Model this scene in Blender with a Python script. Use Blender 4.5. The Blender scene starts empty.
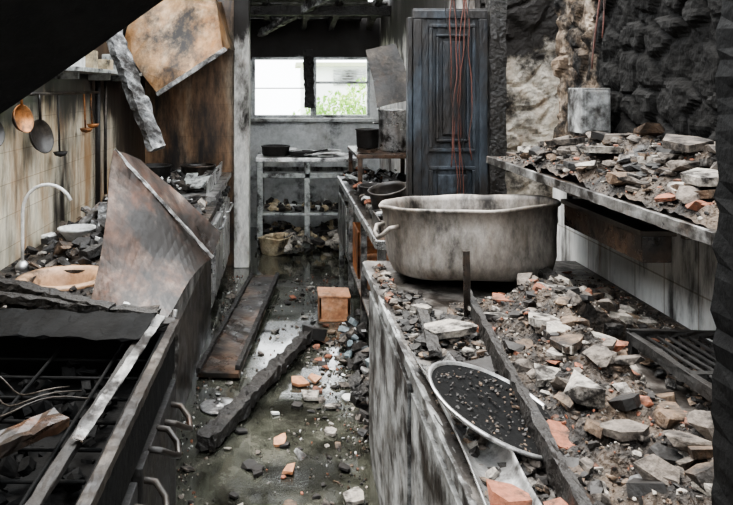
import bpy, bmesh, math, random
from mathutils import Vector, Matrix, Euler, noise
R = random.Random(7)
scene = bpy.context.scene

# ------------------------------------------------------------------ materials
def _n(nt, t, **kw):
    n = nt.nodes.new(t)
    for k, v in kw.items():
        setattr(n, k, v)
    return n

def M(name, cols, scale=4, rough=(.5, .9), metal=0., bump=.3, bscale=30, soot=0.3, sscale=2.5,
      stretch=(1, 1, 1), grad=None, tile=None, sootcol=(.014, .011, .009), gk=.9, spec=.5, bdist=.01, dirt=.5, rust=0., rcol=(.22, .09, .03)):
    m = bpy.data.materials.new(name); m.use_nodes = True
    nt = m.node_tree; L = nt.links
    b = nt.nodes['Principled BSDF']
    tc = _n(nt, 'ShaderNodeTexCoord')
    mp = _n(nt, 'ShaderNodeMapping'); mp.inputs['Scale'].default_value = stretch
    L.new(tc.outputs['Object'], mp.inputs['Vector'])
    n1 = _n(nt, 'ShaderNodeTexNoise'); n1.inputs['Scale'].default_value = scale; n1.inputs['Detail'].default_value = 8
    n1.inputs['Roughness'].default_value = .65
    L.new(mp.outputs[0], n1.inputs['Vector'])
    cr = _n(nt, 'ShaderNodeValToRGB')
    e = cr.color_ramp.elements
    k = len(cols)
    e[0].position = .3; e[0].color = (*cols[0], 1)
    e[1].position = .7; e[1].color = (*cols[-1], 1)
    for i in range(1, k-1):
        q = e.new(.3+.4*i/(k-1)); q.color = (*cols[i], 1)
    L.new(n1.outputs['Fac'], cr.inputs['Fac'])
    col = cr.outputs['Color']
    sx = _n(nt, 'ShaderNodeSeparateXYZ'); L.new(tc.outputs['Object'], sx.inputs[0])
    if tile:
        ax, w, mort = tile
        cb = _n(nt, 'ShaderNodeCombineXYZ')
        L.new(sx.outputs[ax[0]], cb.inputs[0]); L.new(sx.outputs[ax[1]], cb.inputs[1])
        brk = _n(nt, 'ShaderNodeTexBrick'); brk.offset = 0
        brk.inputs['Scale'].default_value = 1
        brk.inputs['Brick Width'].default_value = w; brk.inputs['Row Height'].default_value = w
        brk.inputs['Mortar Size'].default_value = mort
        brk.inputs['Color1'].default_value = (1, 1, 1, 1); brk.inputs['Color2'].default_value = (.85, .85, .85, 1)
        brk.inputs['Mortar'].default_value = (.5, .47, .42, 1)
        L.new(cb.outputs[0], brk.inputs['Vector'])
        mx = _n(nt, 'ShaderNodeMixRGB', blend_type='MULTIPLY'); mx.inputs[0].default_value = 1
        L.new(col, mx.inputs[1]); L.new(brk.outputs['Color'], mx.inputs[2]); col = mx.outputs[0]
    if rust:
        n5 = _n(nt, 'ShaderNodeTexNoise'); n5.inputs['Scale'].default_value = sscale*1.3; n5.inputs['Detail'].default_value = 8
        n5.inputs['Roughness'].default_value = .7
        va = _n(nt, 'ShaderNodeVectorMath', operation='ADD'); va.inputs[1].default_value = (7.3, 2.1, 5.5)
        L.new(mp.outputs[0], va.inputs[0]); L.new(va.outputs[0], n5.inputs['Vector'])
        ms = _n(nt, 'ShaderNodeMapRange'); ms.inputs[1].default_value = .66-.3*rust; ms.inputs[2].default_value = .82-.3*rust; ms.inputs[4].default_value = .85
        L.new(n5.outputs['Fac'], ms.inputs[0])
        mx = _n(nt, 'ShaderNodeMixRGB'); L.new(ms.outputs[0], mx.inputs[0]); L.new(col, mx.inputs[1]); mx.inputs[2].default_value = (*rcol, 1); col = mx.outputs[0]
    if dirt and soot > 0:
        n4 = _n(nt, 'ShaderNodeTexNoise'); n4.inputs['Scale'].default_value = scale*5; n4.inputs['Detail'].default_value = 10
        n4.inputs['Roughness'].default_value = .75
        L.new(mp.outputs[0], n4.inputs['Vector'])
        md = _n(nt, 'ShaderNodeMapRange'); md.inputs[1].default_value = .35; md.inputs[2].default_value = .6
        md.inputs[3].default_value = 1-dirt; md.inputs[4].default_value = 1
        L.new(n4.outputs['Fac'], md.inputs[0])
        mx = _n(nt, 'ShaderNodeMixRGB', blend_type='MULTIPLY'); mx.inputs[0].default_value = 1
        L.new(col, mx.inputs[1]); L.new(md.outputs[0], mx.inputs[2]); col = mx.outputs[0]
    n2 = _n(nt, 'ShaderNodeTexNoise'); n2.inputs['Scale'].default_value = sscale; n2.inputs['Detail'].default_value = 10
    n2.inputs['Roughness'].default_value = .7
    L.new(mp.outputs[0], n2.inputs['Vector'])
    val = n2.outputs['Fac']
    if grad:
        for (axn, a, bb) in grad:
            mr = _n(nt, 'ShaderNodeMapRange'); mr.inputs[1].default_value = a; mr.inputs[2].default_value = bb
            mr.inputs[3].default_value = 0; mr.inputs[4].default_value = gk * .6
            L.new(sx.outputs[axn], mr.inputs[0])
            ad = _n(nt, 'ShaderNodeMath', operation='ADD'); L.new(val, ad.inputs[0]); L.new(mr.outputs[0], ad.inputs[1]); val = ad.outputs[0]
    if soot > 0: soot = soot*1.15+.065
    th = .75-.5*soot
    mr = _n(nt, 'ShaderNodeMapRange'); mr.interpolation_type = 'SMOOTHSTEP'
    mr.inputs[1].default_value = th-.11; mr.inputs[2].default_value = th+.11
    L.new(val, mr.inputs[0])
    mx = _n(nt, 'ShaderNodeMixRGB'); L.new(mr.outputs[0], mx.inputs[0]); L.new(col, mx.inputs[1]); mx.inputs[2].default_value = (*sootcol, 1)
    L.new(mx.outputs[0], b.inputs['Base Color'])
    rr = _n(nt, 'ShaderNodeMapRange'); rr.inputs[1].default_value = .3; rr.inputs[2].default_value = .7
    rr.inputs[3].default_value = rough[0]; rr.inputs[4].default_value = rough[1]
    L.new(n1.outputs['Fac'], rr.inputs[0]); L.new(rr.outputs[0], b.inputs['Roughness'])
    if metal:
        mm = _n(nt, 'ShaderNodeMapRange'); mm.inputs[3].default_value = metal; mm.inputs[4].default_value = metal*.2
        L.new(mr.outputs[0], mm.inputs[0]); L.new(mm.outputs[0], b.inputs['Metallic'])
    b.inputs['Specular IOR Level'].default_value = spec
    if bump:
        n3 = _n(nt, 'ShaderNodeTexNoise'); n3.inputs['Scale'].default_value = bscale; n3.inputs['Detail'].default_value = 8
        L.new(mp.outputs[0], n3.inputs['Vector'])
        bp = _n(nt, 'ShaderNodeBump'); bp.inputs['Strength'].default_value = bump; bp.inputs['Distance'].default_value = bdist
        L.new(n3.outputs['Fac'], bp.inputs['Height'])
        L.new(bp.outputs[0], b.inputs['Normal'])
    return m

m_tileL = M('tile_left', [(.66, .58, .42), (.78, .72, .58), (.48, .36, .22)], 2.5, (.25, .6), bump=.08, soot=.31, sscale=3,
            stretch=(1, 1, .25), grad=[('Z', 1.4, 2.0), ('Y', 5.0, 7.0)], tile=(('Y', 'Z'), .15, .002), dirt=.35, rust=.75, rcol=(.34, .17, .06))
m_tileP = M('tile_partition', [(.10, .05, .025), (.34, .2, .11), (.56, .46, .35)], 3.2, (.3, .7), bump=.1, soot=.4, sscale=3,
            stretch=(1, 1, .25), tile=(('X', 'Z'), .15, .001), rust=.5, rcol=(.25, .11, .04))
m_tileR = M('tile_right', [(.55, .53, .48), (.84, .84, .82), (.76, .76, .74)], 3, (.2, .5), bump=.06, soot=.22, sscale=6,
            stretch=(1, 1, .22), tile=(('Y', 'Z'), .2, .003), dirt=.2, rust=.3)
m_paint = M('painted_plaster', [(.56, .52, .46), (.74, .72, .68), (.62, .58, .52)], 3, (.6, .9), bump=.2, soot=.27, sscale=3, stretch=(1, 1, .4), grad=[('Z', 2.0, 2.6)], rust=.35)
m_farwall = M('far_plaster', [(.5, .51, .5), (.66, .67, .67), (.42, .41, .38)], 3, (.6, .9), bump=.2, soot=.2, grad=[('Z', 1.95, 2.2)], gk=1.4, dirt=.3)
m_stone = M('stone_wall', [(.06, .042, .03), (.19, .14, .10), (.46, .39, .32)], 9, (.75, .98), bump=.8, bscale=24, bdist=.02, soot=.4, sscale=5,
            grad=[('Y', 3.0, 2.6)], gk=1.6, sootcol=(.005, .0045, .004), spec=.2)
m_stonew = M('whitewashed_stone', [(.34, .25, .18), (.70, .64, .55), (.5, .4, .3)], 5, (.7, .95), bump=.9, bscale=20, bdist=.02, soot=.31, sscale=4, grad=[('Z', 1.75, 2.2)])
m_black = M('charred_black', [(.006, .006, .006), (.018, .017, .016), (.05, .047, .044)], 8, (.4, .9), bump=.6, bscale=40, soot=.4)
m_vblack = M('soot_black', [(.005, .005, .005), (.008, .0075, .007), (.014, .013, .012)], 8, (.6, .95), bump=.5, bscale=40, soot=.4, spec=.15, sootcol=(.005, .005, .005))
m_char = M('charred_wood', [(.010, .009, .008), (.024, .022, .02), (.08, .073, .065)], 14, (.35, .85), bump=1., bscale=45, soot=.4, bdist=.02)
m_ash = M('ash_wood', [(.02, .02, .02), (.2, .2, .2), (.66, .66, .65)], 14, (.6, .95), bump=1., bscale=50, soot=.40, sscale=9)
m_steel = M('sooty_steel', [(.26, .25, .24), (.48, .47, .45), (.66, .66, .65)], 5, (.22, .5), metal=.8, bump=.2, soot=.40, sscale=6, rust=.35)
m_steelw = M('bare_steel', [(.45, .44, .42), (.68, .67, .66), (.8, .8, .79)], 5, (.2, .42), metal=.85, bump=.15, soot=.28, sscale=7, rust=.2)
m_dsteel = M('burnt_steel', [(.035, .03, .026), (.09, .075, .062), (.2, .175, .15)], 6, (.25, .6), metal=.55, bump=.3, soot=.42, sscale=5, rust=.35, rcol=(.12, .05, .02))
m_rust = M('rusted_sheet', [(.03, .018, .013), (.11, .06, .04), (.34, .28, .24)], 4.5, (.25, .6), metal=.3, bump=.3, soot=.44, sscale=4, stretch=(1, 1, .6), rust=.45, rcol=(.17, .055, .022))
m_hood = M('heat_stained_hood', [(.17, .075, .03), (.42, .26, .14), (.66, .55, .42)], 2.6, (.25, .55), metal=.4, bump=.15, soot=.31, sscale=3, stretch=(1, 1, .6), rust=.55, rcol=(.34, .15, .045))
m_wood = M('burnt_board', [(.03, .02, .014), (.095, .055, .034), (.18, .12, .085)], 5, (.15, .45), bump=.4, soot=.43, sscale=4, rust=.3, rcol=(.16, .06, .03))
m_counterface = M('counter_face', [(.17, .17, .165), (.36, .365, .36), (.52, .53, .52)], 5.5, (.3, .7), metal=.1, bump=.4, soot=.37, sscale=6, stretch=(1, 1, .9), dirt=.4, rust=.3, rcol=(.13, .09, .06))
m_countertop = M('counter_top_burnt', [(.05, .045, .04), (.17, .155, .14), (.38, .36, .34)], 7, (.25, .7), metal=.1, bump=.6, soot=.45, sscale=6)
m_alu = M('cast_aluminium', [(.20, .17, .14), (.36, .325, .29), (.54, .505, .47)], 6, (.45, .65), metal=.45, bump=.25, soot=.27, sscale=5, stretch=(1, 1, .5), dirt=.45, rust=.35, rcol=(.2, .14, .09))
m_bdoor = M('blue_black_paint', [(.010, .013, .017), (.026, .034, .044), (.075, .09, .108)], 7, (.35, .7), bump=.7, bscale=50, soot=.40, sscale=5, stretch=(1, 1, .4))
m_plaster = M('plaster_rubble', [(.3, .265, .22), (.47, .43, .38), (.66, .625, .57)], 14, (.8, .98), bump=.8, bscale=60, soot=.37, sscale=14)
m_conc = M('mortar_rubble', [(.12, .098, .08), (.23, .195, .165), (.37, .33, .29)], 14, (.8, .98), bump=.9, bscale=60, soot=.39, sscale=14)
m_brick = M('brick_rubble', [(.19, .065, .035), (.36, .14, .08), (.46, .24, .155)], 12, (.7, .95), bump=.6, bscale=60, soot=.33, sscale=12)
m_brown = M('brown_rubble', [(.075, .046, .03), (.175, .115, .075), (.27, .2, .14)], 12, (.5, .95), bump=.9, bscale=60, soot=.37, sscale=10)
m_grit = M('rubble_dust', [(.045, .030, .020), (.12, .085, .058), (.25, .205, .16)], 18, (.35, .95), bump=1., bscale=70, soot=.43, sscale=9, bdist=.02)
m_white = M('white_plastic', [(.55, .55, .53), (.78, .78, .76)], 6, (.4, .7), bump=.1, soot=.24, dirt=.3)
m_orange = M('orange_plastic', [(.4, .13, .04), (.64, .26, .09)], 6, (.4, .7), bump=.1, soot=.28)
m_terra = M('terracotta', [(.42, .17, .08), (.56, .28, .15), (.64, .42, .3)], 7, (.6, .9), bump=.2, soot=.22)
m_copper = M('copper', [(.38, .15, .05), (.6, .29, .12)], 9, (.3, .6), metal=.6, bump=.1, soot=.34, sscale=9)
m_sink = M('sink_enamel', [(.38, .21, .11), (.58, .37, .23), (.27, .15, .07)], 6, (.3, .6), bump=.1, soot=.22, sscale=6, dirt=.4)
m_palew = M('pale_wood', [(.28, .28, .26), (.5, .52, .5), (.68, .7, .68)], 6, (.4, .8), bump=.2, soot=.35, sscale=6, dirt=.4)
m_yellow = M('scorched_cloth', [(.3, .21, .12), (.55, .45, .3), (.68, .6, .46)], 7, (.7, .95), bump=.4, soot=.27, sscale=6)
m_wire = M('burnt_wire', [(.1, .03, .02), (.2, .08, .06)], 10, (.5, .8), bump=0, soot=.25)
m_leaf = M('leaf', [(.10, .25, .04), (.25, .45, .08), (.5, .62, .2)], 3, (.4, .7), bump=0, soot=0)
m_ground = M('outdoor_ground', [(.3, .35, .2), (.5, .5, .4)], 2, (.8, .9), bump=0, soot=0)
m_house = M('house_wall', [(.7, .72, .72), (.8, .81, .8)], 2, (.8, .9), bump=0, soot=0)
m_frame = M('window_aluminium', [(.4, .42, .42), (.55, .56, .56)], 6, (.3, .5), metal=.4, bump=0, soot=.25)
m_bluegrey = M('bluegrey_plastic', [(.18, .23, .25), (.34, .4, .42)], 6, (.4, .6), bump=.1, soot=.33)

m_floor = M('wet_floor', [(.035, .035, .026), (.075, .076, .06), (.14, .135, .11)], 5, (.5, .8), bump=.35, bscale=60, soot=.38, sscale=2.6, sootcol=(.014, .014, .011), spec=.6)
nt = m_floor.node_tree; b = nt.nodes['Principled BSDF']
tc = _n(nt, 'ShaderNodeTexCoord'); nn = _n(nt, 'ShaderNodeTexNoise'); nn.inputs['Scale'].default_value = 1.6; nn.inputs['Detail'].default_value = 6
nt.links.new(tc.outputs['Object'], nn.inputs['Vector'])
mr = _n(nt, 'ShaderNodeMapRange'); mr.inputs[1].default_value = .52; mr.inputs[2].default_value = .68
mr.inputs[3].default_value = .03; mr.inputs[4].default_value = .4
nt.links.new(nn.outputs['Fac'], mr.inputs[0]); nt.links.new(mr.outputs[0], b.inputs['Roughness'])
bp = [x for x in nt.nodes if x.type == 'BUMP'][0]
mr2 = _n(nt, 'ShaderNodeMapRange'); mr2.inputs[1].default_value = .52; mr2.inputs[2].default_value = .68
mr2.inputs[3].default_value = .02; mr2.inputs[4].default_value = .5
nt.links.new(nn.outputs['Fac'], mr2.inputs[0]); nt.links.new(mr2.outputs[0], bp.inputs['Strength'])
b.inputs['Coat Weight'].default_value = .7
mr3 = _n(nt, 'ShaderNodeMapRange'); mr3.inputs[1].default_value = .4; mr3.inputs[2].default_value = .6
mr3.inputs[3].default_value = .03; mr3.inputs[4].default_value = .22
nt.links.new(nn.outputs['Fac'], mr3.inputs[0]); nt.links.new(mr3.outputs[0], b.inputs['Coat Roughness'])

# ------------------------------------------------------------------ mesh builder
class MB:
    def __init__(s, name):
        s.name = name; s.v = []; s.f = []; s.mi = []; s.sm = []; s.mats = []
    def m(s, mat):
        if mat not in s.mats: s.mats.append(mat)
        return s.mats.index(mat)
    def add(s, vs, fs, mat, smooth=False):
        o = len(s.v); s.v += [tuple(v) for v in vs]
        k = s.m(mat)
        for f in fs:
            s.f.append(tuple(i+o for i in f)); s.mi.append(k); s.sm.append(smooth)
    def box(s, x0, x1, y0, y1, z0, z1, mat, rot=None, piv=None):
        vs = [Vector((x, y, z)) for z in (z0, z1) for y in (y0, y1) for x in (x0, x1)]
        if rot:
            c = Vector(piv) if piv else Vector(((x0+x1)/2, (y0+y1)/2, (z0+z1)/2))
            mt = Euler(rot).to_matrix()
            vs = [mt @ (v-c)+c for v in vs]
        s.add(vs, [(0, 2, 3, 1), (4, 5, 7, 6), (0, 1, 5, 4), (2, 6, 7, 3), (0, 4, 6, 2), (1, 3, 7, 5)], mat)
    def tube(s, pts, r, mat, n=8, caps=True):
        pts = [Vector(p) for p in pts]
        rs = r if isinstance(r, (list, tuple)) else [r]*len(pts)
        vs = []; fs = []
        prev = None
        for i, p in enumerate(pts):
            d = (pts[min(i+1, len(pts)-1)]-pts[max(i-1, 0)]).normalized()
            a = prev if prev is not None else (Vector((0, 0, 1)) if abs(d.z) < .9 else Vector((1, 0, 0)))
            u = (a-d*a.dot(d)).normalized(); w = d.cross(u); prev = u
            for k in range(n):
                t = 2*math.pi*k/n
                vs.append(p+(u*math.cos(t)+w*math.sin(t))*rs[i])
        for i in range(len(pts)-1):
            for k in range(n):
                fs.append((i*n+k, i*n+(k+1) % n, (i+1)*n+(k+1) % n, (i+1)*n+k))
        if caps:
            fs.append(tuple(reversed(range(n)))); fs.append(tuple(range((len(pts)-1)*n, len(pts)*n)))
        s.add(vs, fs, mat, True)
    def lathe(s, prof, c, mat, n=40, rot=None, sx=1, sy=1, wob=0, caps=True):
        vs = []; fs = []; c = Vector(c)
        mt = Euler(rot).to_matrix() if rot else Matrix.Identity(3)
        for (r, z) in prof:
            for k in range(n):
                t = 2*math.pi*k/n
                q = Vector((r*math.cos(t)*sx, r*math.sin(t)*sy, z))
                if wob:
                    q += Vector((noise.noise(q*6+c), noise.noise(q*6-c), noise.noise(q*5+c*2)))*wob
                vs.append(mt @ q+c)
        for i in range(len(prof)-1):
            for k in range(n):
                fs.append((i*n+k, i*n+(k+1) % n, (i+1)*n+(k+1) % n, (i+1)*n+k))
        if caps and prof[0][0] > 1e-6: fs.append(tuple(reversed(range(n))))
        if caps and prof[-1][0] > 1e-6: fs.append(tuple(range((len(prof)-1)*n, len(prof)*n)))
        s.add(vs, fs, mat, True)
    def beam(s, p0, p1, w, t, mat, seg=14, jit=.006, roll=0, taper=1.):
        p0 = Vector(p0); p1 = Vector(p1); d = (p1-p0).normalized()
        up = Vector((0, 0, 1)) if abs(d.z) < .95 else Vector((0, 1, 0))
        sd = d.cross(up).normalized(); up = sd.cross(d)
        if roll:
            q = Matrix.Rotation(roll, 3, d); sd = q @ sd; up = q @ up
        prof = [(-1, -1), (-.3, -1), (.3, -1), (1, -1), (1, 0), (1, 1), (.3, 1), (-.3, 1), (-1, 1), (-1, 0)]
        n = len(prof); vs = []; fs = []
        for i in range(seg+1):
            f = i/seg; p = p0.lerp(p1, f); tp = 1+(taper-1)*f
            for (a, b_) in prof:
                q = p+sd*a*w/2*tp+up*b_*t/2*tp
                q += Vector((R.uniform(-1, 1), R.uniform(-1, 1), R.uniform(-1, 1)))*jit
                vs.append(q)
        for i in range(seg):
            for k in range(n):
                fs.append((i*n+k, i*n+(k+1) % n, (i+1)*n+(k+1) % n, (i+1)*n+k))
        fs.append(tuple(reversed(range(n)))); fs.append(tuple(range(seg*n, seg*n+n)))
        s.add(vs, fs, mat)
    def chunk(s, c, size, mat, tilt=.5, flat=None, slab=None):
        if slab is None: slab = R.random() < .5
        vs, fs = R.choice(SLB if slab else TPL)
        e = Euler((R.uniform(-tilt, tilt), R.uniform(-tilt, tilt), R.uniform(0, 6.3))).to_matrix()
        if not isinstance(size, tuple):
            fl = flat if flat else R.uniform(.3, .8)
            size = (size, size*R.uniform(.6, 1), size*fl*(.6 if slab else 1))
        c = Vector(c)
        s.add([e @ Vector((v[0]*size[0], v[1]*size[1], v[2]*size[2]))+c for v in vs], fs, mat)
    def build(s, bevel=0, solid=0, parent=None):
        me = bpy.data.meshes.new(s.name); me.from_pydata(s.v, [], s.f)
        for m_ in s.mats: me.materials.append(m_)
        me.polygons.foreach_set('material_index', s.mi)
        me.polygons.foreach_set('use_smooth', s.sm)
        bm = bmesh.new(); bm.from_mesh(me); bmesh.ops.recalc_face_normals(bm, faces=bm.faces); bm.to_mesh(me); bm.free()
        me.update()
        ob = bpy.data.objects.new(s.name, me); scene.collection.objects.link(ob)
        if bevel:
            md = ob.modifiers.new('b', 'BEVEL'); md.width = bevel; md.segments = 2; md.limit_method = 'ANGLE'; md.angle_limit = .7
        if parent: ob.parent = parent
        return ob

TPL = []; SLB = []
def hull(pts):
    bm = bmesh.new()
    for p in pts: bm.verts.new(p)
    r = bmesh.ops.convex_hull(bm, input=bm.verts)
    for g in [g for g in r['geom_interior'] if isinstance(g, bmesh.types.BMVert)]:
        if g.is_valid: bm.verts.remove(g)
    bmesh.ops.dissolve_limit(bm, angle_limit=.12, verts=bm.verts, edges=bm.edges)
    bm.verts.index_update()
    o = ([tuple(v.co) for v in bm.verts], [tuple(v.index for v in f.verts) for f in bm.faces]); bm.free()
    return o
for i in range(50):
    pts = []; pw = R.uniform(.25, .9)
    for k in range(R.randint(12, 22)):
        v = Vector((R.uniform(-1, 1), R.uniform(-1, 1), R.uniform(-1, 1)))
        m_ = max(abs(v.x), abs(v.y), abs(v.z))**pw * max(.2, v.length)**(1-pw); v = v/m_*R.uniform(.7, 1)
        pts.append(v*.5)
    TPL.append(hull(pts))
for i in range(30):
    pts = []; n = R.randint(4, 7); a0 = R.uniform(0, 6)
    for k in range(n):
        a = a0+2*math.pi*(k+R.uniform(-.32, .32))/n; r = R.uniform(.34, .58)
        for z in (-.5, .5):
            q = R.uniform(.85, 1.05)
            pts.append(Vector((math.cos(a)*r*q, math.sin(a)*r*q, z*R.uniform(.7, 1))))
    SLB.append(hull(pts))

def sheet(name, polys, mat, thick=.003, warp=.01, cuts=5, fr=3.):
    bm = bmesh.new()
    for pts in polys:
        bm.faces.new([bm.verts.new(p) for p in pts])
    bmesh.ops.remove_doubles(bm, verts=bm.verts, dist=.0005)
    bmesh.ops.subdivide_edges(bm, edges=bm.edges, cuts=cuts, use_grid_fill=True)
    bmesh.ops.triangulate(bm, faces=[f for f in bm.faces if len(f.verts) > 4])
    bmesh.ops.subdivide_edges(bm, edges=bm.edges, cuts=1, use_grid_fill=True)
    for v in bm.verts:
        v.co += Vector((noise.noise(v.co*fr), noise.noise(v.co*fr+Vector((9, 3, 1))), noise.noise(v.co*fr+Vector((4, 7, 5)))))*warp
    bmesh.ops.recalc_face_normals(bm, faces=bm.faces)
    me = bpy.data.meshes.new(name); bm.to_mesh(me); bm.free()
    me.materials.append(mat)
    ob = bpy.data.objects.new(name, me); scene.collection.objects.link(ob)
    md = ob.modifiers.new('s', 'SOLIDIFY'); md.thickness = thick; md.offset = 0
    return ob

def hgrid(name, x0, x1, y0, y1, h, mat, res=.02):
    nx = max(2, int((x1-x0)/res)); ny = max(2, int((y1-y0)/res))
    vs = []; fs = []
    for j in range(ny+1):
        for i in range(nx+1):
            x = x0+(x1-x0)*i/nx; y = y0+(y1-y0)*j/ny
            vs.append((x, y, h(x, y)))
    for j in range(ny):
        for i in range(nx):
            a = j*(nx+1)+i; fs.append((a, a+1, a+nx+2, a+nx+1))
    b_ = MB(name); b_.add(vs, fs, mat, False)
    return b_

def pot(mb, c, r, h, mat, t=.006, rb=None, rim=.008, rot=None, wob=.002):
    rb = rb or r*.95
    mb.lathe([(rb*.9, 0), (rb, .01), (r, h-.01), (r+rim, h-.004), (r+rim, h+.004), (r-t, h+.004), (r-t*1.5, h-.02), (rb-t, .015), (0, .012)], c, mat, 48, rot, wob=wob)

# ------------------------------------------------------------------ room shell
f = MB('floor'); f.box(-1.45, 2.1, -1.5, 8.45, -.1, 0, m_floor); f.build()
w = MB('wall_left'); w.box(-1.42, -1.3, -1.5, 6.5, 0, 2.6, m_tileL); w.build()
w = MB('wall_front_added')  # unseen wall behind camera, added with longer side walls to cut frontal fill
w.box(-1.42, -.45, -1.62, -1.5, 0, 2.6, m_paint); w.box(.45, 1.42, -1.62, -1.5, 0, 2.6, m_paint); w.box(-.45, .45, -1.62, -1.5, 2.1, 2.6, m_paint); w.build()
w = MB('wall_partition'); w.box(-1.42, -.47, 6.5, 6.62, 0, 2.75, m_tileP); w.build()
w = MB('column'); w.box(-.47, -.33, 6.42, 6.70, 0, 2.75, m_paint); w.build(.008)
w = MB('wall_back')
w.box(-1.42, 2.1, 8.3, 8.45, 0, 1.295, m_farwall); w.box(-1.42, 2.1, 8.3, 8.45, 2.02, 2.6, m_farwall)
w.box(-1.42, -.39, 8.3, 8.45, 1.295, 2.02, m_farwall); w.box(1.01, 2.1, 8.3, 8.45, 1.295, 2.02, m_farwall); w.build()
w = MB('wall_far_left'); w.box(-1.42, -1.3, 6.62, 8.3, 0, 2.7, m_farwall); w.build()
w = MB('wall_far_right'); w.box(1.12, 1.25, 4.42, 8.3, 0, 2.75, m_paint); w.build()
w = MB('wall_right'); w.box(1.3, 1.42, -1.5, 3.4, 0, 1.36, m_tileR); w.build()

def stonewall(name, o, u, v, W, H, nrm, mat, amp=.05, fr=5.5, res=.016):
    o = Vector(o); u = Vector(u); v = Vector(v); nrm = Vector(nrm)
    nu = int(W/res); nv = int(H/res); vs = []; fs = []
    for j in range(nv+1):
        for i in range(nu+1):
            p = o+u*(W*i/nu)+v*(H*j/nv)
            q = Vector((p.x*fr, p.y*fr, p.z*fr*1.3)); q += Vector((noise.noise(p*5), noise.noise(p*5+Vector((3, 3, 3))), noise.noise(p*5+Vector((7, 1, 2)))))*.5
            ds, ps = noise.voronoi(q)
            e = min(1, (ds[1]-ds[0])*4); e = e*e*(3-2*e)
            cell = noise.cell(ps[0]*3.3)
            vs.append(p+nrm*(amp*e*(.5+.5*cell)+noise.noise(p*22)*.010+noise.noise(p*60)*.004))
    for j in range(nv):
        for i in range(nu):
            a = j*(nu+1)+i; fs.append((a, a+1, a+nu+2, a+nu+1))
    b_ = MB(name); b_.add(vs, fs, mat, False)
    return b_
w = stonewall('wall_right_masonry', (1.33, .9, 1.36), (0, 1, 0), (0, 0, 1), 2.5, 1.4, (-1, 0, 0), m_stone, .035, 6.5, .012)
w.box(1.34, 1.95, -1.5, 3.4, 1.36, 2.75, m_stone)
w.build()
w = stonewall('wall_alcove', (1.2, 4.3, 0), (1, 0, 0), (0, 0, 1), .9, 2.75, (0, -1, 0), m_stonew, .045, 4.5)
w.box(1.2, 2.1, 4.31, 4.42, 0, 2.75, m_stonew)
w.build()
w = MB('wall_alcove_side'); w.box(1.95, 2.1, .9, 4.3, 0, 2.75, m_stonew); w.build()

c = MB('ceiling')
def rz(y): return 2.36+(8.45-y)*.2
y = 8.4; i = 0
while y > 5.2:  # deck nearer than the visible far strip is unseen, extended to darken mid-room
    wd = R.uniform(.14, .2)
    c.box(-1.4, 1.3 if i % 4 else .9, y-wd, y-(.012 if i % 3 else .05), rz(y-wd/2)+.06, rz(y-wd/2)+.085, m_char, rot=(-.2, 0, R.uniform(-.01, .01)))
    y -= wd; i += 1
for x in (-1.1, -.6, -.15, .25, .62, 1.0):
    c.beam((x+R.uniform(-.1, .1), 8.32, rz(8.32)+.0), (x+R.uniform(-.12, .12), 4.9, rz(4.9)+.0), .06, .11, m_char, 30, .008)
c.beam((-1.35, 7.4, rz(7.4)-.1), (1.15, 7.45, rz(7.4)-.1), .09, .1, m_char, 24, .008)
c.beam((-.3, 8.2, rz(8.2)-.12), (.5, 6.9, rz(6.9)-.08), .06, .08, m_ash, 24, .008)
c.build()

w = MB('window_1')
Y = 8.36
for (x0, x1) in ((-.39, .34), (.34, 1.01)):
    w.box(x0, x1, Y-.03, Y+.03, 1.295, 1.33, m_frame); w.box(x0, x1, Y-.03, Y+.03, 1.985, 2.02, m_frame)
    w.box(x0, x0+.035, Y-.03, Y+.03, 1.33, 1.985, m_frame); w.box(x1-.035, x1, Y-.03, Y+.03, 1.33, 1.985, m_frame)
w.box(-.355, .305, Y-.015, Y+.015, 1.64, 1.655, m_frame)
w.box(.375, .975, Y-.015, Y+.015, 1.7, 1.73, m_frame)
w.box(-.45, 1.07, 8.2, 8.33, 1.255, 1.295, m_farwall)
w.build(.004)
w = MB('burnt_curtain')
w.beam((.27, 8.24, 2.1), (.29, 8.24, 1.42), .11, .012, m_char, 18, .012)
w.build()

w = MB('garden_ground'); w.box(-8, 9, 8.6, 24, -.2, -.05, m_ground); w.build()
w = MB('neighbour_house'); w.box(.3, 4, 13, 14, -.05, 2.05, m_house); w.box(.2, 4.2, 12.8, 14.2, 2.05, 2.12, m_ground)
for k in range(6): w.box(.9, 1.7, 12.96, 13, 1.70+k*.05, 1.735+k*.05, m_frame)
w.build()
bsh = MB('garden_bush')
for i in range(3200):
    cx, cz, rr = R.choice([(.8, 1.15, .5), (1.3, 1.35, .5), (.45, .9, .5), (1.1, .6, .7), (-.6, .4, .6), (1.7, 1.1, .6)])
    d = Vector((R.gauss(0, 1), R.gauss(0, 1), R.gauss(0, 1))).normalized()*rr*R.uniform(.6, 1)
    p = Vector((cx, 10.8, cz))+d
    if p.z < -.04: continue
    e = Euler((R.uniform(0, 6), R.uniform(0, 6), R.uniform(0, 6))).to_matrix(); q = R.uniform(.03, .06)
    bsh.add([p+e @ Vector(t)*q for t in ((-1, 0, 0), (0, -.5, .1), (1, 0, 0), (0, .5, .1))], [(0, 1, 2, 3)], m_leaf)
for cx in (.8, 1.2, .5): bsh.tube([(cx, 10.8, -.05), (cx+.05, 10.8, .9)], .03, m_char)
bsh.build()

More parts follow.
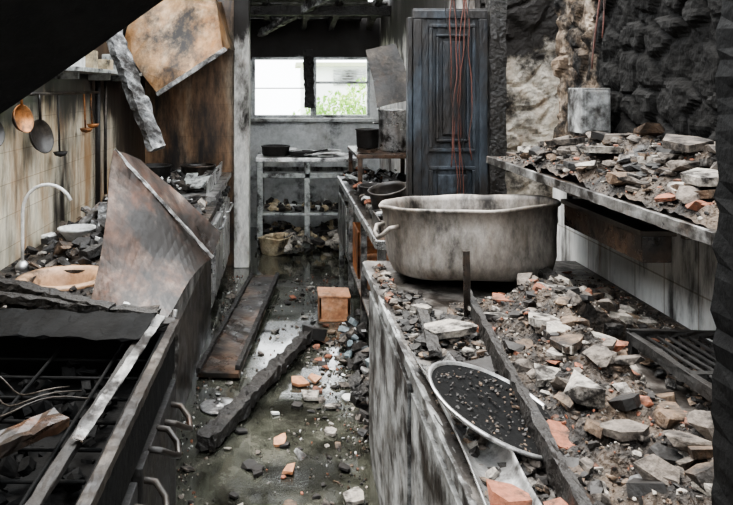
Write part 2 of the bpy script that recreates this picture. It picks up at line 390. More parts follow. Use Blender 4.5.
# ------------------------------------------------------------------ far table
def table(name, x0, x1, y0, y1, z, mat, leg=.05, thick=.04, shelf=None, rail=None, mat2=None):
    t = MB(name); mat2 = mat2 or mat
    t.box(x0, x1, y0, y1, z-thick, z, mat)
    for x in (x0+.01, x1-leg-.01):
        for yy in (y0+.01, y1-leg-.01):
            t.box(x, x+leg, yy, yy+leg, 0, z-thick, mat2)
    if rail:
        t.box(x0+.02, x1-.02, y0+.02, y0+.04, rail, rail+.05, mat2); t.box(x0+.02, x1-.02, y1-.04, y1-.02, rail, rail+.05, mat2)
        t.box(x0+.02, x0+.04, y0+.02, y1-.02, rail, rail+.05, mat2); t.box(x1-.04, x1-.02, y0+.02, y1-.02, rail, rail+.05, mat2)
    if shelf:
        t.box(x0+.015, x1-.015, y0+.015, y1-.015, shelf-.025, shelf, mat2)
    return t
t = table('work_table', -.3, .8, 7.2, 7.85, .93, m_steelw, .06, .04, .36, .72, m_palew)
t.box(.2, .26, 7.22, 7.27, 0, .89, m_palew)
t.build(.004)
o = MB('stock_pot'); pot(o, (-.1, 7.5, .93), .15, .1, m_black); o.build()
o = MB('saute_pan'); pot(o, (.17, 7.42, .93), .13, .05, m_black); o.tube([(.29, 7.42, .97), (.45, 7.38, 1.0)], .01, m_black); o.build()
o = MB('paper_sheets')
for i in range(12):
    x = R.uniform(-.1, .68); yy = R.uniform(7.3, 7.7)
    o.box(x-.12, x+.12, yy-.08, yy+.08, .935+i*.004, .938+i*.004, R.choice([m_white, m_white, m_steel]), rot=(0, R.uniform(-.05, .05), R.uniform(0, 3)))
o.build()
o = MB('shelf_clutter')
for i in range(80):
    x = R.uniform(-.22, .72); yy = R.uniform(7.27, 7.7)
    s_ = R.uniform(.05, .15)
    o.chunk((x, yy, .36+s_*.3), s_, R.choice([m_yellow, m_char, m_black, m_conc, m_yellow, m_white, m_black]), .5)
o.build()
o = MB('plastic_tub'); pot(o, (-.1, 7.0, .0), .16, .16, m_yellow, rb=.14, wob=.03); o.build()
o = MB('burnt_cloth')
for i in range(90):
    o.chunk((R.uniform(-.25, .7), 6.85+R.uniform(-.05, .95), .04+R.uniform(0, .12)), R.uniform(.08, .2), R.choice([m_yellow, m_char, m_plaster, m_black, m_yellow]), .6, .5)
o.build()

# ------------------------------------------------------------------ centre table run
t = table('steel_prep_table', .49, 1.05, 3.75, 6.5, .83, m_dsteel, .045, .035, .28, None, m_steel)
t.box(.484, .50, 3.75, 6.5, .785, .835, m_steelw)
t.box(.49, 1.05, 3.735, 3.75, .785, .835, m_steelw)
for yy in (4.6, 5.5): t.box(.5, .54, yy, yy+.04, 0, .8, m_steel)
t.box(.485, .5, 5.6, 6.4, .32, .7, m_steel)
t.build(.003)
t = table('raised_shelf', .56, 1.08, 5.45, 6.3, 1.13, m_wood, .035, .03)
for ob_v in range(len(t.v)):
    if t.v[ob_v][2] < .5: t.v[ob_v] = (t.v[ob_v][0], t.v[ob_v][1], .83)
t.build(.003)
o = MB('stock_pot'); pot(o, (.9, 5.8, 1.13), .125, .34, m_steelw); o.tube([(.77, 5.76, 1.36), (.74, 5.76, 1.36), (.74, 5.84, 1.36), (.77, 5.84, 1.36)], .007, m_steelw); o.build()
o = MB('stock_pot'); pot(o, (.72, 6.1, 1.13), .1, .16, m_black); o.build()
sheet('sheet_metal_panel', [[(.68, 5.9, 1.98), (.93, 5.8, 2.02), (1.02, 5.6, 1.55), (.76, 5.75, 1.49)]], m_dsteel, .004, .03)
o = MB('table_debris')
for i in range(330):
    yy = R.uniform(3.85, 6.4); x = R.uniform(.53, 1.0)
    s_ = R.uniform(.02, .13)
    o.chunk((max(x, .5+s_*.5), yy, .84+R.uniform(0, .07)), s_, R.choice([m_black]*4+[m_char]*3+[m_conc, m_plaster, m_white, m_steel, m_palew, m_brick]), .8)
for i in range(12):
    x = R.uniform(.55, .9); yy = R.uniform(4, 6); a = R.uniform(0, 3.1)
    o.beam((x-.14*math.cos(a)*.6, yy-.14*math.sin(a), .9), (x+.14*math.cos(a)*.6, yy+.14*math.sin(a), .92+R.uniform(0, .06)), .05, .015, R.choice([m_ash, m_char, m_steel, m_palew]), 8, .004)
o.build()
o = MB('roasting_tin')
o.box(.52, .8, 3.85, 4.2, .83, .84, m_dsteel)
for q in ((.52, .53, 3.85, 4.2), (.79, .8, 3.85, 4.2), (.52, .8, 3.85, 3.86), (.52, .8, 4.19, 4.2)): o.box(*q, .84, .92, m_dsteel)
o.build(.002)
o = MB('cooking_pot'); pot(o, (.66, 4.9, .835), .14, .13, m_black); o.build()
o = MB('cooking_pot'); pot(o, (.68, 4.45, .86), .12, .16, m_dsteel, rot=(.15, -.2, 0)); o.build()
o = MB('plastic_crate')
o.box(.52, .85, 5.0, 5.38, .285, .3, m_orange)
for q in ((.52, .535, 5.0, 5.38), (.835, .85, 5.0, 5.38), (.52, .85, 5.0, 5.015), (.52, .85, 5.365, 5.38)): o.box(*q, .3, .62, m_orange)
o.build(.004)
o = MB('cooking_pot'); pot(o, (.67, 4.78, .285), .13, .2, m_terra); o.build()
o = MB('cooking_pot'); pot(o, (.68, 4.3, .285), .15, .24, m_steel); o.build()
o = MB('saucepan'); pot(o, (.66, 6.0, .285), .12, .15, m_steel); o.tube([(.55, 5.97, .4), (.5, 5.95, .42)], .008, m_black); o.build()
o = MB('clay_planter_box')
o.box(.24, .46, 4.94, 5.14, 0, .02, m_terra)
for q in ((.24, .26, 4.94, 5.14), (.44, .46, 4.94, 5.14), (.24, .46, 4.94, 4.96), (.24, .46, 5.12, 5.14)): o.box(*q, .02, .17, m_terra)
o.box(.235, .465, 4.935, 5.145, .17, .185, m_terra, rot=(.02, .03, 0))
o.build(.004)

# ------------------------------------------------------------------ door leaf + post
d = MB('door_1')
X0, X1, Y0 = .74, 1.17, 4.05
d.box(X0, X1, Y0, Y0+.04, .02, 2.11, m_bdoor)
def mould(x0, x1, z0, z1, wd=.022, out=.02):
    d.box(x0, x1, Y0-out, Y0, z0, z0+wd, m_bdoor); d.box(x0, x1, Y0-out, Y0, z1-wd, z1, m_bdoor)
    d.box(x0, x0+wd, Y0-out, Y0, z0+wd, z1-wd, m_bdoor); d.box(x1-wd, x1, Y0-out, Y0, z0+wd, z1-wd, m_bdoor)
mould(X0, X1, .03, 2.10, .05, .015)
mould(X0+.09, X1-.07, 1.28, 2.02); mould(X0+.13, X1-.11, 1.34, 1.96, .015, .028)
mould(X0+.09, X1-.07, .98, 1.2); mould(X0+.09, X1-.07, .15, .92)
d.box(X0+.17, X1-.15, Y0-.02, Y0, 1.38, 1.92, m_bdoor)
d.box(X0+.14, X1-.12, Y0-.022, Y0, 1.03, 1.15, m_bdoor)
d.box(X0-.03, X0-.004, Y0-.01, Y0+.06, 0, 2.06, m_bdoor)
d.build(.005)
d = MB('door_frame'); d.beam((1.225, 4.08, 0), (1.225, 4.08, 2.5), .09, .12, m_char, 40, .007)
d.build()
o = MB('hanging_wires')
for k in range(8):
    x = .93+k*.016+R.uniform(-.01, .01); pts = []
    z = 2.2; ph = R.uniform(0, 6); zb = R.uniform(.95, 1.3)
    while z > zb:
        pts.append((x+.015*math.sin(z*4+ph)+.02*noise.noise(Vector((x*30, z*5, k))), 3.99+.02*math.sin(z*3+ph), z)); z -= .04
    o.tube(pts, .0034, m_wire if k % 3 else m_black, 5)
o.build()
o = MB('hanging_wires')
for k in range(5):
    x = 1.16+k*.02; pts = []; z = 2.4; ph = R.uniform(0, 6)
    while z > 1.7+k*.06:
        pts.append((x+.02*math.sin(z*7+ph), 2.62+.02*math.sin(z*3+ph)+k*.03, z)); z -= .04
    o.tube(pts, .003, m_wire, 5)
o.build()

# ------------------------------------------------------------------ right counter
c = MB('kitchen_counter')
c.box(.375, 1.295, 1.15, 3.08, 0, .84, m_counterface)
c.box(.35, 1.295, 1.12, 3.12, .84, .88, m_countertop)
c.box(.36, .375, 1.2, 2.0, .12, .78, m_counterface); c.box(.36, .375, 2.06, 3.0, .12, .78, m_counterface)
c.beam((.352, 1.12, .862), (.352, 3.1, .862), .018, .036, m_counterface, 60, .0018)
c.build(.003)

def ch(x, y):
    a = max(0, min(1, (x-.60)/.25)); a = a*a*(3-2*a)
    e = max(0, min(1, (3.0-y)/.4))
    bk = max(.12, min(1, (1.2-x)/.25))
    cut = 1.
    if y < 2.1: cut = max(0, min(1, (.93-x)/.1))
    rx = math.hypot(x-.757, y-2.85)
    potc = max(0, min(1, (rx-.33)/.12))
    h = (.04+.075*a*(.7+.6*noise.noise(Vector((x*3, y*3, 2))))+.03*noise.noise(Vector((x*14, y*14, 5)))+.02*noise.noise(Vector((x*40, y*40, 5))))*cut*e*potc*bk
    edge = max(0, min(1, (y-1.14)/.05))
    return .872+max(0, h*edge*max(0, min(1, (x-.56)/.08)))
g = hgrid('rubble_heap', .56, 1.285, 1.14, 3.0, ch, m_grit, .012)
RM = [m_plaster]*5+[m_conc]*8+[m_brick]*3+[m_brown]*8+[m_black]*5
def okc(x, y, r): return not ((y < 2.1 and x > .93) or math.hypot(x-.757, y-2.85) < r)
for i in range(620):
    x = R.uniform(.6, 1.2); y = R.uniform(1.17, 2.95)
    if not okc(x, y, .42): continue
    sz = R.choice([.02, .025, .03, .035, .045, .055, .07, .09])*R.uniform(.8, 1.2)
    g.chunk((x, y, ch(x, y)+sz*.10), sz, R.choice(RM), .35, R.uniform(.3, .6))
for i in range(5200):
    x = R.uniform(.58, 1.27); y = R.uniform(1.16, 2.95)
    if not okc(x, y, .38): continue
    g.chunk((x, y, ch(x, y)+.002), R.uniform(.004, .015), R.choice(RM), 1, slab=False)
for (x, y, s, mt, sl) in ((.70, 1.62, (.14, .11, .09), m_plaster, 0), (.79, 1.62, (.07, .05, .03), m_plaster, 0), (.74, 1.86, (.14, .10, .02), m_brown, 1), (.60, 1.52, (.12, .10, .015), m_brick, 1),
                     (.76, 2.05, (.17, .11, .025), m_plaster, 1), (.90, 2.3, (.18, .11, .022), m_plaster, 1), (.82, 2.42, (.1, .08, .04), m_conc, 0), (.68, 1.28, (.09, .06, .04), m_conc, 0),
                     (.84, 1.45, (.09, .07, .025), m_brick, 1), (.95, 2.5, (.14, .09, .03), m_brown, 0), (.66, 2.2, (.12, .08, .02), m_plaster, 1), (.78, 1.36, (.1, .08, .04), m_conc, 0),
                     (.72, 2.32, (.13, .08, .02), m_brick, 1), (.86, 1.9, (.12, .09, .025), m_plaster, 1), (.84, 1.72, (.1, .09, .03), m_conc, 0), (.75, 1.22, (.12, .07, .02), m_plaster, 1),
                     (.66, 1.75, (.12, .1, .02), m_plaster, 1), (.70, 1.45, (.1, .07, .02), m_conc, 1)):
    g.chunk((x, y, ch(x, y)+s[2]*.45), s, mt, .2, slab=bool(sl))
g.build()
o = MB('charred_plank'); o.beam((.64, 2.46, .915), (.50, 1.16, .925), .022, .06, m_char, 40, .0035); o.build()
o = MB('charred_plank'); o.beam((.96, 2.72, .97), (.98, 2.08, .93), .05, .03, m_char, 20, .004); o.build()
o = MB('steel_bar'); o.beam((.605, 2.32, .88), (.60, 2.32, 1.11), .022, .008, m_wood, 10, .001); o.build()
o = MB('counter_debris')
for i in range(1200):
    x = R.uniform(.36, .62); y = R.uniform(1.18, 2.6)
    if y > 2.4 and x > .5: continue
    sz = R.choice([.008, .012, .016, .02, .03, .045])
    if x < .365+sz*.5: x = .365+sz*.5
    o.chunk((x, y, .883+sz*.18), sz, R.choice([m_black]*8+[m_char]*4+[m_conc]*3+[m_plaster]*2+[m_brown]*3), .5, R.uniform(.3, .6))
for i in range(120):
    x = R.uniform(.37, .42); y = R.uniform(2.5, 3.0); sz = R.uniform(.01, .04)
    o.chunk((x, y, .883+sz*.18), sz, R.choice(RM), .5, .5)
o.chunk((.50, 2.13, .915), (.17, .12, .025), m_plaster, .1, slab=True); o.chunk((.46, 2.38, .90), (.11, .08, .025), m_plaster, .1, slab=True)
o.chunk((.40, 1.25, .92), (.12, .08, .025), m_brick, .1, slab=True)
o.chunk((.49, 1.22, .91), (.08, .05, .03), m_brick, .2)
o.beam((.40, 2.05, .90), (.56, 2.28, .905), .05, .012, m_char, 12, .003)
o.beam((.42, 1.95, .91), (.47, 2.45, .90), .035, .015, m_char, 14, .003)
o.build()
pc = Vector((.757, 2.86, .91))
prt = Euler((-.085, -.035, 0)).to_matrix()
o = MB('aluminium_pot')
o.lathe([(.28, 0), (.318, .014), (.335, .06), (.338, .12), (.342, .19), (.345, .255), (.356, .262), (.358, .27), (.352, .275), (.338, .272), (.334, .25), (.330, .15), (.326, .06), (.31, .02), (0, .016)], pc, m_alu, 90, rot=(-.085, -.035, 0), wob=.014)
for a in (math.radians(196), math.radians(16)):
    ca, sa = math.cos(a), math.sin(a)
    def hp(r, t, z): return prt @ Vector((r*ca-t*sa, r*sa+t*ca, z))+pc
    o.tube([hp(.34, -.07, .2), hp(.375, -.065, .195), hp(.395, -.04, .17), hp(.40, 0, .155), hp(.395, .04, .17), hp(.375, .065, .195), hp(.34, .07, .2)], .009, m_alu, 10)
o.build()
LC = (.475, 1.56, .935); LR = (.12, .35, 0)
o = MB('pan_lid')
o.lathe([(.150, -.006), (.158, -.002), (.166, .004), (.167, .008), (.160, .010), (.156, .004)], LC, m_steelw, 64, rot=LR, wob=.003, caps=False)
o.lathe([(.157, .004), (.15, .003), (.10, .0), (.03, -.004), (0, -.005)], LC, m_vblack, 64, rot=LR, wob=.003, caps=False)
for i in range(300):
    a = R.uniform(0, 6.28); r = .148*math.sqrt(R.random()); q = Euler(LR).to_matrix() @ Vector((r*math.cos(a), r*math.sin(a), .002))
    o.chunk(Vector(LC)+q, R.uniform(.004, .012), R.choice([m_black, m_black, m_char, m_brown]), .5)
o.build()
o = MB('steel_tray')
n = 26; vs = []; fs = []
for i in range(n+1):
    y = 1.14+.78*i/n
    for k in range(9):
        a = math.pi*(k/8)
        vs.append((.40-.050*math.cos(a)+.01*math.sin(y*5), y, .925-.04*math.sin(a)+.010*noise.noise(Vector((y*5, k*.4, 3)))))
for i in range(n):
    for k in range(8):
        a = i*9+k; fs.append((a, a+1, a+10, a+9))
o.add(vs, fs, m_steelw, True)
ob = o.build(); md = ob.modifiers.new('s', 'SOLIDIFY'); md.thickness = .003
sheet('burnt_sheet_metal', [[(.43, 1.9, .90), (.56, 1.9, .93), (.53, 1.72, .92), (.40, 1.75, .95)]], m_black, .003, .02)
o = MB('oven_rack')
for i in range(9):
    o.tube([(.99+i*.033, 1.35, .96+.01*math.sin(i)), (1.0+i*.03, 2.0, .94)], .005, m_black, 6)
for yy in (1.35, 1.7, 2.0): o.beam((.98, yy, .95), (1.28, yy, .945), .02, .02, m_black, 8, .002)
for x in (.985, 1.27):
    o.beam((x, 1.35, .95), (x, 2.0, .94), .02, .03, m_black, 12, .002)
    for yy in (1.37, 1.98): o.beam((x, yy, .88), (x, yy, .95), .02, .02, m_black, 4, .001)
o.build()
o = MB('charred_debris')
for i in range(200):
    o.chunk((R.uniform(.98, 1.25), R.uniform(1.3, 2.1), .89), R.uniform(.015, .05), R.choice([m_black, m_char, m_brown]), .8, .5)
o.build()
s_ = MB('rubble_shelf')
s_.box(.95, 1.295, 1.55, 3.28, 1.305, 1.33, m_dsteel)
s_.beam((.95, 1.55, 1.315), (.95, 3.28, 1.315), .012, .032, m_steel, 50, .0012)
for yy in (1.75, 2.45, 3.15):
    s_.box(1.0, 1.295, yy, yy+.02, 1.27, 1.305, m_dsteel); s_.box(1.275, 1.295, yy, yy+.02, 1.1, 1.28, m_dsteel)
s_.build(.002)
def sh(x, y):
    a = max(0, min(1, (x-.955)/.2)); e = max(0, min(1, (3.27-y)/.35)); e2 = max(0, min(1, (y-1.56)/.08))
    return 1.327+max(0, (.01+.13*a*(.5+.5*min(1, (3.3-y)/1.0))+.03*noise.noise(Vector((x*9, y*7, 1)))+.02*noise.noise(Vector((x*30, y*30, 1))))*e*e2)
g = hgrid('shelf_rubble', .96, 1.285, 1.57, 3.26, sh, m_grit, .012)
for i in range(420):
    x = R.uniform(.98, 1.25); y = R.uniform(1.62, 3.2)
    sz = R.choice([.025, .03, .04, .05, .075, .1])*R.uniform(.8, 1.2)
    x = max(x, .965+sz*.35)
    g.chunk((x, y, sh(x, y)+sz*.10), sz, R.choice([m_plaster]*3+[m_conc]*9+[m_brick]+[m_brown]*7+[m_black]*6), .3, R.uniform(.25, .5))
for i in range(2200):
    x = R.uniform(.965, 1.28); y = R.uniform(1.6, 3.25)
    g.chunk((x, y, sh(x, y)+.002), R.uniform(.005, .016), R.choice(RM), 1, slab=False)
for (x, y, s, mt) in ((1.07, 2.35, (.24, .15, .025), m_plaster), (1.12, 1.95, (.18, .14, .025), m_conc), (1.05, 1.75, (.15, .12, .025), m_plaster), (1.1, 2.75, (.2, .12, .025), m_conc)):
    g.chunk((x, y, sh(x, y)+.02), s, mt, .15, slab=True)
g.build()
o = MB('shelf_drawer')
o.box(1.06, 1.15, 2.08, 2.66, 1.13, 1.215, m_wood); o.box(1.05, 1.16, 2.07, 2.67, 1.21, 1.228, m_dsteel)
o.box(1.10, 1.14, 2.15, 2.19, 1.228, 1.305, m_black); o.box(1.10, 1.14, 2.5, 2.54, 1.228, 1.305, m_black)
o.build(.003)
o = MB('electrical_box'); o.box(1.17, 1.285, 2.76, 2.9, 1.47, 1.65, m_counterface); o.box(1.18, 1.275, 2.753, 2.76, 1.48, 1.64, m_counterface); o.build(.004)
o = MB('charred_post'); o.beam((.742, 1.03, 0), (.78, 1.03, 2.3), .2, .1, m_vblack, 90, .005); o.build()

# ------------------------------------------------------------------ left side
F = [(-1.28, 5.6, 2.02), (-.98, 5.35, 1.60), (-.45, 5.35, 1.95), (-.60, 5.75, 2.42), (-1.2, 5.8, 2.42)]
B = [(-1.28, 6.46, 2.02), (-.98, 6.46, 1.70), (-.45, 6.40, 2.0), (-.60, 6.40, 2.42), (-1.2, 6.46, 2.42)]
sheet('range_hood', [F, [F[2], B[2], B[3], F[3]], [F[0], F[1], B[1], B[0]], [F[3], B[3], B[4], F[4]]], m_hood, .006, .045)
o = MB('hood_trim'); o.beam(F[1], F[2], .025, .035, m_steel, 16, .002); o.build()
o = MB('charred_rafter'); o.beam((-1.25, 4.2, 2.55), (-.73, 4.0, 1.30), .10, .05, m_ash, 50, .007, roll=.3); o.build()
sheet('collapsed_hood', [[(-1.28, 1.2, 1.06), (.12, 1.2, 2.035), (.12, 1.2, 2.45), (-1.28, 1.2, 2.45)],
                         [(-1.28, 1.2, 1.06), (.12, 1.2, 2.035), (.12, .75, 2.3), (-1.28, .75, 1.32)]], m_vblack, .01, .008)

c = MB('left_worktop')
hx0, hx1, hy0, hy1 = -1.10, -.82, 2.91, 3.19
for q in ((-1.295, -.48, 2.52, hy0), (-1.295, -.48, hy1, 4.95), (-1.295, hx0, hy0, hy1), (hx1, -.48, hy0, hy1)):
    c.box(*q, .78, .82, m_grit)
c.box(-1.28, -.52, 2.54, 4.93, 0, .5, m_dsteel)
c.box(-.55, -.52, 2.54, 4.93, .5, .78, m_steel); c.box(-1.28, -.52, 2.54, 2.57, .5, .78, m_dsteel); c.box(-1.28, -.52, 4.9, 4.93, .5, .78, m_dsteel)
c.build()
o = MB('sink_basin'); o.lathe([(.20, .82), (.202, .830), (.165, .834), (.152, .825), (.138, .80), (.125, .74), (.10, .70), (.03, .69), (0, .69)], (-.96, 3.05, 0), m_sink, 48, caps=False); o.build()
o = MB('faucet')
pts = [(-1.2, 3.2, .82), (-1.2, 3.2, .95)]
for k in range(11):
    a = math.pi*(1-k/10*.85); pts.append((-1.08+.12*math.cos(a), 3.2-.02*k/10, 1.08+.13*math.sin(a)))
o.tube(pts, .008, m_white, 10); o.lathe([(.03, 0), (.03, .02), (.015, .04)], (-1.2, 3.2, .82), m_steelw, 20)
o.build()
o = MB('worktop_debris')
for i in range(1100):
    x = R.uniform(-1.24, -.54); y = R.uniform(2.55, 4.9)
    if math.hypot(x+.96, y-3.05) < .21: continue
    sz = R.choice([.015, .02, .03, .05, .07, .1])*R.uniform(.8, 1.2)
    if y < 3.2: sz = min(sz, .035)
    o.chunk((x, y, .825+sz*.15+(R.uniform(0, .04) if y > 3.3 else 0)), sz, R.choice([m_plaster]*2+[m_conc]*3+[m_black]*9+[m_brown]*4+[m_white]), .6, R.uniform(.3, .7))
for i in range(18):
    x = R.uniform(-1.1, -.65); yy = R.uniform(3.5, 4.75); a = R.uniform(0, 3.1)
    o.beam((x-.13*math.cos(a), yy-.13*math.sin(a), .88), (x+.13*math.cos(a), yy+.13*math.sin(a), .9+R.uniform(0, .1)), .045, .018, R.choice([m_char, m_char, m_ash, m_steel]), 8, .005)
o.build()
o = MB('serving_bowl'); pot(o, (-1.1, 3.7, .85), .09, .06, m_white, rb=.06); o.build()
o = MB('charred_plank'); o.beam((-1.22, 2.80, .885), (-.62, 2.5, .85), .05, .045, m_char, 20, .005); o.build()
o = MB('charred_plank'); o.beam((-1.1, 2.66, .86), (-.45, 2.46, .85), .05, .03, m_char, 20, .005); o.build()
o = MB('charred_plank'); o.beam((-.95, 3.3, .86), (-.6, 4.2, .90), .05, .04, m_char, 20, .005); o.build()

A = (-.73, 3.0, 1.385); Bp = (-.32, 3.1, .90); C = (-.445, 2.62, .775); D = (-.735, 2.7, .83)
sheet('hood_plate', [[A, Bp, C, D], [A, (-.66, 3.17, 1.34), (-.30, 3.22, 1.0), Bp]], m_rust, .006, .045, 5)
o = MB('hood_plate_edge'); o.beam(A, Bp, .010, .012, m_steelw, 24, .002); o.build()

o = MB('utensil_rail'); o.tube([(-1.25, 2.6, 1.62), (-1.25, 4.7, 1.62)], .008, m_dsteel)
for yy in (2.7, 3.6, 4.6): o.tube([(-1.295, yy, 1.62), (-1.25, yy, 1.62)], .006, m_dsteel)
for (y, z, mt) in ((3.85, 1.3, m_black), (4.35, 1.4, m_copper), (4.5, 1.42, m_copper)):
    o.tube([(-1.25, y, 1.62), (-1.24, y, z)], .006, mt, 6); o.lathe([(0, -.03), (.03, -.02), (.04, 0), (.036, 0), (0, -.024)], (-1.235, y, z), mt, 20)
o.build()
def hang_pan(y, z, r, L, mat):
    o = MB('hanging_frying_pan')
    o.lathe([(r*.8, 0), (r, .025), (r-.004, .025), (r*.78, .004), (0, .004)], (-1.25, y, z), mat, 28, rot=(0, math.pi/2-.25, -.3))
    o.tube([(-1.24, y, z+r), (-1.245, y, z+r+L), (-1.25, y, 1.625)], .007, mat, 6)
    o.build()
hang_pan(3.3, 1.50, .07, .04, m_copper); hang_pan(3.55, 1.40, .09, .1, m_dsteel); hang_pan(2.95, 1.46, .07, .07, m_dsteel)
o = MB('wall_shelf'); o.box(-1.295, -1.1, 3.7, 5.4, 1.74, 1.765, m_palew)
for yy in (3.9, 4.6, 5.2): o.box(-1.295, -1.15, yy, yy+.02, 1.70, 1.74, m_palew)
o.build(.003)
o = MB('storage_boxes')
for (y, w_, h) in ((3.9, .1, .08), (4.15, .12, .11), (4.5, .15, .07), (4.85, .1, .12), (5.1, .1, .1)):
    o.box(-1.27, -1.14, y, y+w_, 1.765, 1.765+h, R.choice([m_palew, m_yellow, m_white]))
o.build(.004)
o = MB('water_pipe'); o.tube([(-1.27, 4.75, .82), (-1.27, 4.75, 1.74)], .018, m_black); o.tube([(-1.27, 4.95, .9), (-1.27, 4.95, 1.74)], .012, m_dsteel); o.build()

c = MB('gas_cooker')
c.box(-1.28, -.52, 5.0, 6.38, .08, .84, m_steelw)
c.box(-1.29, -.49, 4.98, 6.40, .84, .88, m_steel)
for yy in (5.06, 5.75):
    c.box(-.52, -.50, yy, yy+.58, .16, .66, m_steelw); c.tube([(-.49, yy+.06, .62), (-.465, yy+.06, .62), (-.465, yy+.52, .62), (-.49, yy+.52, .62)], .009, m_steelw)
    for k in range(3): c.tube([(-.52, yy+.12+k*.17, .76), (-.485, yy+.12+k*.17, .76)], .02, m_black, 12)
for x in (-1.2, -.6):
    for yy in (5.08, 6.28): c.tube([(x, yy, 0), (x, yy, .08)], .025, m_black)
for yy in (5.2, 5.7, 6.1):
    for x in (-1.05, -.72):
        c.tube([(x-.12, yy, .9), (x+.12, yy, .9)], .008, m_black, 6); c.tube([(x, yy-.12, .9), (x, yy+.12, .9)], .008, m_black, 6)
c.build(.004)
o = MB('splash_panel'); o.beam((-.56, 5.0, .93), (-.56, 6.2, .95), .01, .1, m_steelw, 14, .006); o.build()
for (x, y, r, h, mt) in ((-.72, 5.8, .14, .10, m_dsteel), (-1.05, 5.6, .14, .12, m_black)):
    o = MB('cooking_pot'); pot(o, (x, y, .91), r, h, mt); o.tube([(x+r, y-.04, .9+h*.7), (x+r+.03, y-.04, .9+h*.7), (x+r+.03, y+.04, .9+h*.7), (x+r, y+.04, .9+h*.7)], .006, mt, 6); o.build()
o = MB('cooker_debris')
for i in range(130):
    o.chunk((R.uniform(-1.18, -.58), R.uniform(5.05, 6.3), .9+R.uniform(0, .05)), R.uniform(.03, .13), R.choice([m_black, m_char, m_dsteel, m_conc, m_palew, m_white]), .8)
for i in range(6):
    o.beam((R.uniform(-.8, -.6), 5.1+i*.18, .92), (R.uniform(-.75, -.56), 5.3+i*.18, .98), .09, .01, R.choice([m_palew, m_steel, m_ash]), 8, .003)
o.build()

# near-left black range
c = MB('kitchen_range')
c.box(-1.25, -.40, 1.15, 2.42, .05, .68, m_vblack)
c.box(-.42, -.38, 1.15, 2.42, .68, .82, m_vblack); c.box(-1.25, -1.2, 1.15, 2.42, .68, .82, m_vblack)
c.box(-1.2, -.42, 2.38, 2.42, .68, .82, m_vblack); c.box(-1.2, -.42, 1.15, 1.19, .68, .82, m_vblack)
for (y0, y1) in ((1.2, 1.76), (1.82, 2.38)):
    c.box(-.40, -.37, y0, y1, .15, .66, m_black)
for (yy, zz) in ((1.98, .66), (2.22, .62), (1.55, .6), (1.78, .62)):
    c.tube([(-.375, yy-.06, zz), (-.34, yy-.06, zz-.005), (-.31, yy-.035, zz-.03), (-.30, yy, zz-.05), (-.31, yy+.035, zz-.03), (-.34, yy+.06, zz-.005), (-.375, yy+.06, zz)], .010, m_dsteel, 8)
for x in (-1.1, -.5):
    for yy in (1.25, 2.32): c.tube([(x, yy, 0), (x, yy, .05)], .03, m_black)
c.beam((-.39, 1.16, .835), (-.38, 2.44, .835), .030, .026, m_dsteel, 50, .0015)
c.beam((-1.24, 2.40, .835), (-.38, 2.42, .835), .06, .03, m_black, 30, .004)
c.beam((-.50, 1.2, .825), (-.47, 2.4, .825), .03, .02, m_black, 30, .002)
for i in range(8):
    c.tube([(-1.18, 1.3+i*.14, .77), (-.45, 1.3+i*.14, .76)], .006, m_vblack, 6)
for x in (-1.0, -.75, -.55): c.tube([(x, 1.2, .78), (x, 2.38, .78)], .006, m_vblack, 6)
c.build(.003)
o = MB('range_debris')
for i in range(260):
    sz = R.uniform(.01, .08)
    o.chunk((R.uniform(-1.15, -.48), R.uniform(1.25, 2.33), .70+R.uniform(0, .04)), sz, m_vblack, .9)
o.build()
o = MB('steel_trim_strip'); o.beam((-.475, 1.6, .845), (-.43, 2.43, .86), .028, .005, m_steel, 24, .002, roll=.2); o.build()
o = MB('hot_wires')
for k in range(3):
    pts = [(-.9+k*.03+.32*t, 1.9-.05*k+.06*math.sin(t*6+k), .84+.015*math.sin(t*9+k)) for t in [i/12 for i in range(13)]]
    o.tube(pts, .0025, m_dsteel, 5)
o.build()
o = MB('charred_plank'); o.beam((-.95, 1.25, .82), (-.55, 1.72, .84), .07, .025, m_wood, 20, .004); o.build()
o = MB('burnt_sheet_metal'); o.beam((-1.15, 2.35, .87), (-.45, 2.3, .865), .16, .006, m_vblack, 24, .005, roll=.2); o.build()
for (y, z) in ((2.52, .66), (2.62, .72)):
    o = MB('small_frying_pan'); o.lathe([(.07, 0), (.09, .03), (.085, .03), (.065, .005), (0, .005)], (-.44, y, z-.08), m_steel, 30, rot=(0, math.pi/2, 0)); o.tube([(-.42, y, z), (-.41, y, z+.1)], .008, m_steel, 6); o.build()

# ------------------------------------------------------------------ floor items
o = MB('burnt_board'); dx = -.08
o.beam((-.30+dx, 3.95, .03), (-.09+dx, 5.9, .06), .24, .03, m_wood, 30, .004)
o.beam((-.19+dx, 3.98, .055), (.02+dx, 5.9, .08), .03, .035, m_char, 30, .003); o.beam((-.41+dx, 3.95, .055), (-.20+dx, 5.88, .08), .025, .03, m_char, 30, .003)
o.build()
o = MB('charred_pole'); o.beam((-.36, 3.15, .05), (.16, 4.55, .06), .085, .07, m_char, 44, .009, taper=.75)
o.chunk((.19, 4.55, .06), (.2, .14, .08), m_black, .3)
o.build()
o = MB('saucepan_lid'); o.lathe([(.095, 0), (.1, .004), (.095, .008), (.05, .018), (.012, .02), (.012, .035), (.018, .04), (0, .042)], (-.34, 3.62, .003), m_steelw, 40); o.build()
fd = MB('floor_rubble')
def clear(x, y):
    return not (x < -.36 and y < 2.55) and x > -.5 and not (x > .34 and y < 3.15) and not (.22 < x < .5 and 4.9 < y < 5.2) and x < .48
FM = [m_plaster]*6+[m_conc]*4+[m_brick]*2+[m_brown]*4+[m_black]*7+[m_white]*2
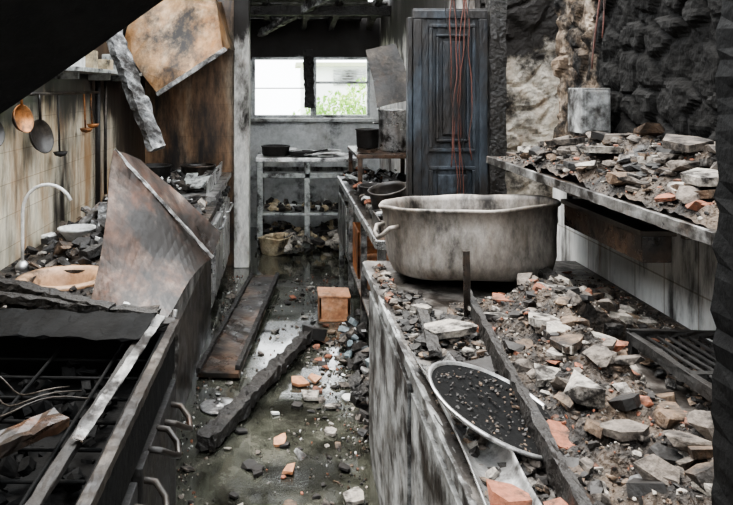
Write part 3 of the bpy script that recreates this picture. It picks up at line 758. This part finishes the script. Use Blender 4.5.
for i in range(170):
    y = R.uniform(2.6, 6.0); x = R.uniform(-.45, .46)
    if R.random() < .5: x = R.gauss(.25, .12)
    if not clear(x, y): continue
    sz = R.choice([.03, .035, .045, .06, .08])
    fd.chunk((x, y, sz*.12), sz, R.choice(FM), .25, R.uniform(.2, .4))
for i in range(1700):
    y = R.uniform(2.5, 6.2); x = R.uniform(-.48, .47)
    if R.random() < .75: x = R.choice([R.gauss(.36, .06), R.gauss(.24, .12), R.gauss(-.43, .05)])
    if not clear(x, y): continue
    fd.chunk((x, y, .003), R.uniform(.005, .02), R.choice(FM+[m_white, m_plaster]), 1, .6, slab=False)
for (x, y, s) in ((.13, 3.72, .15), (.08, 3.9, .12), (.17, 3.95, .12), (-.02, 3.25, .1), (.25, 3.6, .1), (-.18, 2.72, .1), (.02, 3.0, .1), (.28, 2.8, .12)):
    fd.chunk((x, y, s*.14), s, R.choice([m_plaster, m_terra, m_plaster]), .15, .25, slab=True)
for i in range(160):
    x = R.gauss(.46, .05); y = R.uniform(3.2, 4.7); sz = R.uniform(.03, .12)
    if x > .5: continue
    fd.chunk((x, y, .01+R.uniform(0, .14)*max(0, (x-.25)/.2)), sz, R.choice([m_steel, m_conc, m_black, m_black, m_char, m_char, m_bluegrey]), .8)
fd.build()

# ------------------------------------------------------------------ lighting: overcast sky through the burnt-out roof
wd = bpy.data.worlds.new('sky'); scene.world = wd; wd.use_nodes = True
bg = wd.node_tree.nodes['Background']; bg.inputs[0].default_value = (.93, .97, 1, 1); bg.inputs[1].default_value = 4.2
sl = bpy.data.lights.new('sun', 'SUN'); sl.energy = 4.2; sl.angle = math.radians(30); sl.color = (1, .95, .88)
so = bpy.data.objects.new('sun', sl); scene.collection.objects.link(so); so.rotation_euler = (math.radians(-14), math.radians(-16), 0)

cam = bpy.data.cameras.new('camera'); co = bpy.data.objects.new('camera', cam); scene.collection.objects.link(co)
co.location = (0, 0, 1.65); co.rotation_euler = (math.pi/2, 0, 0)
cam.lens = 36*700/733; cam.sensor_width = 36; cam.shift_x = 81.5/733; cam.shift_y = -164.5/733; cam.clip_start = .05
scene.camera = co
scene.view_settings.view_transform = 'AgX'
scene.view_settings.look = 'AgX - Medium High Contrast'
scene.view_settings.exposure = .75
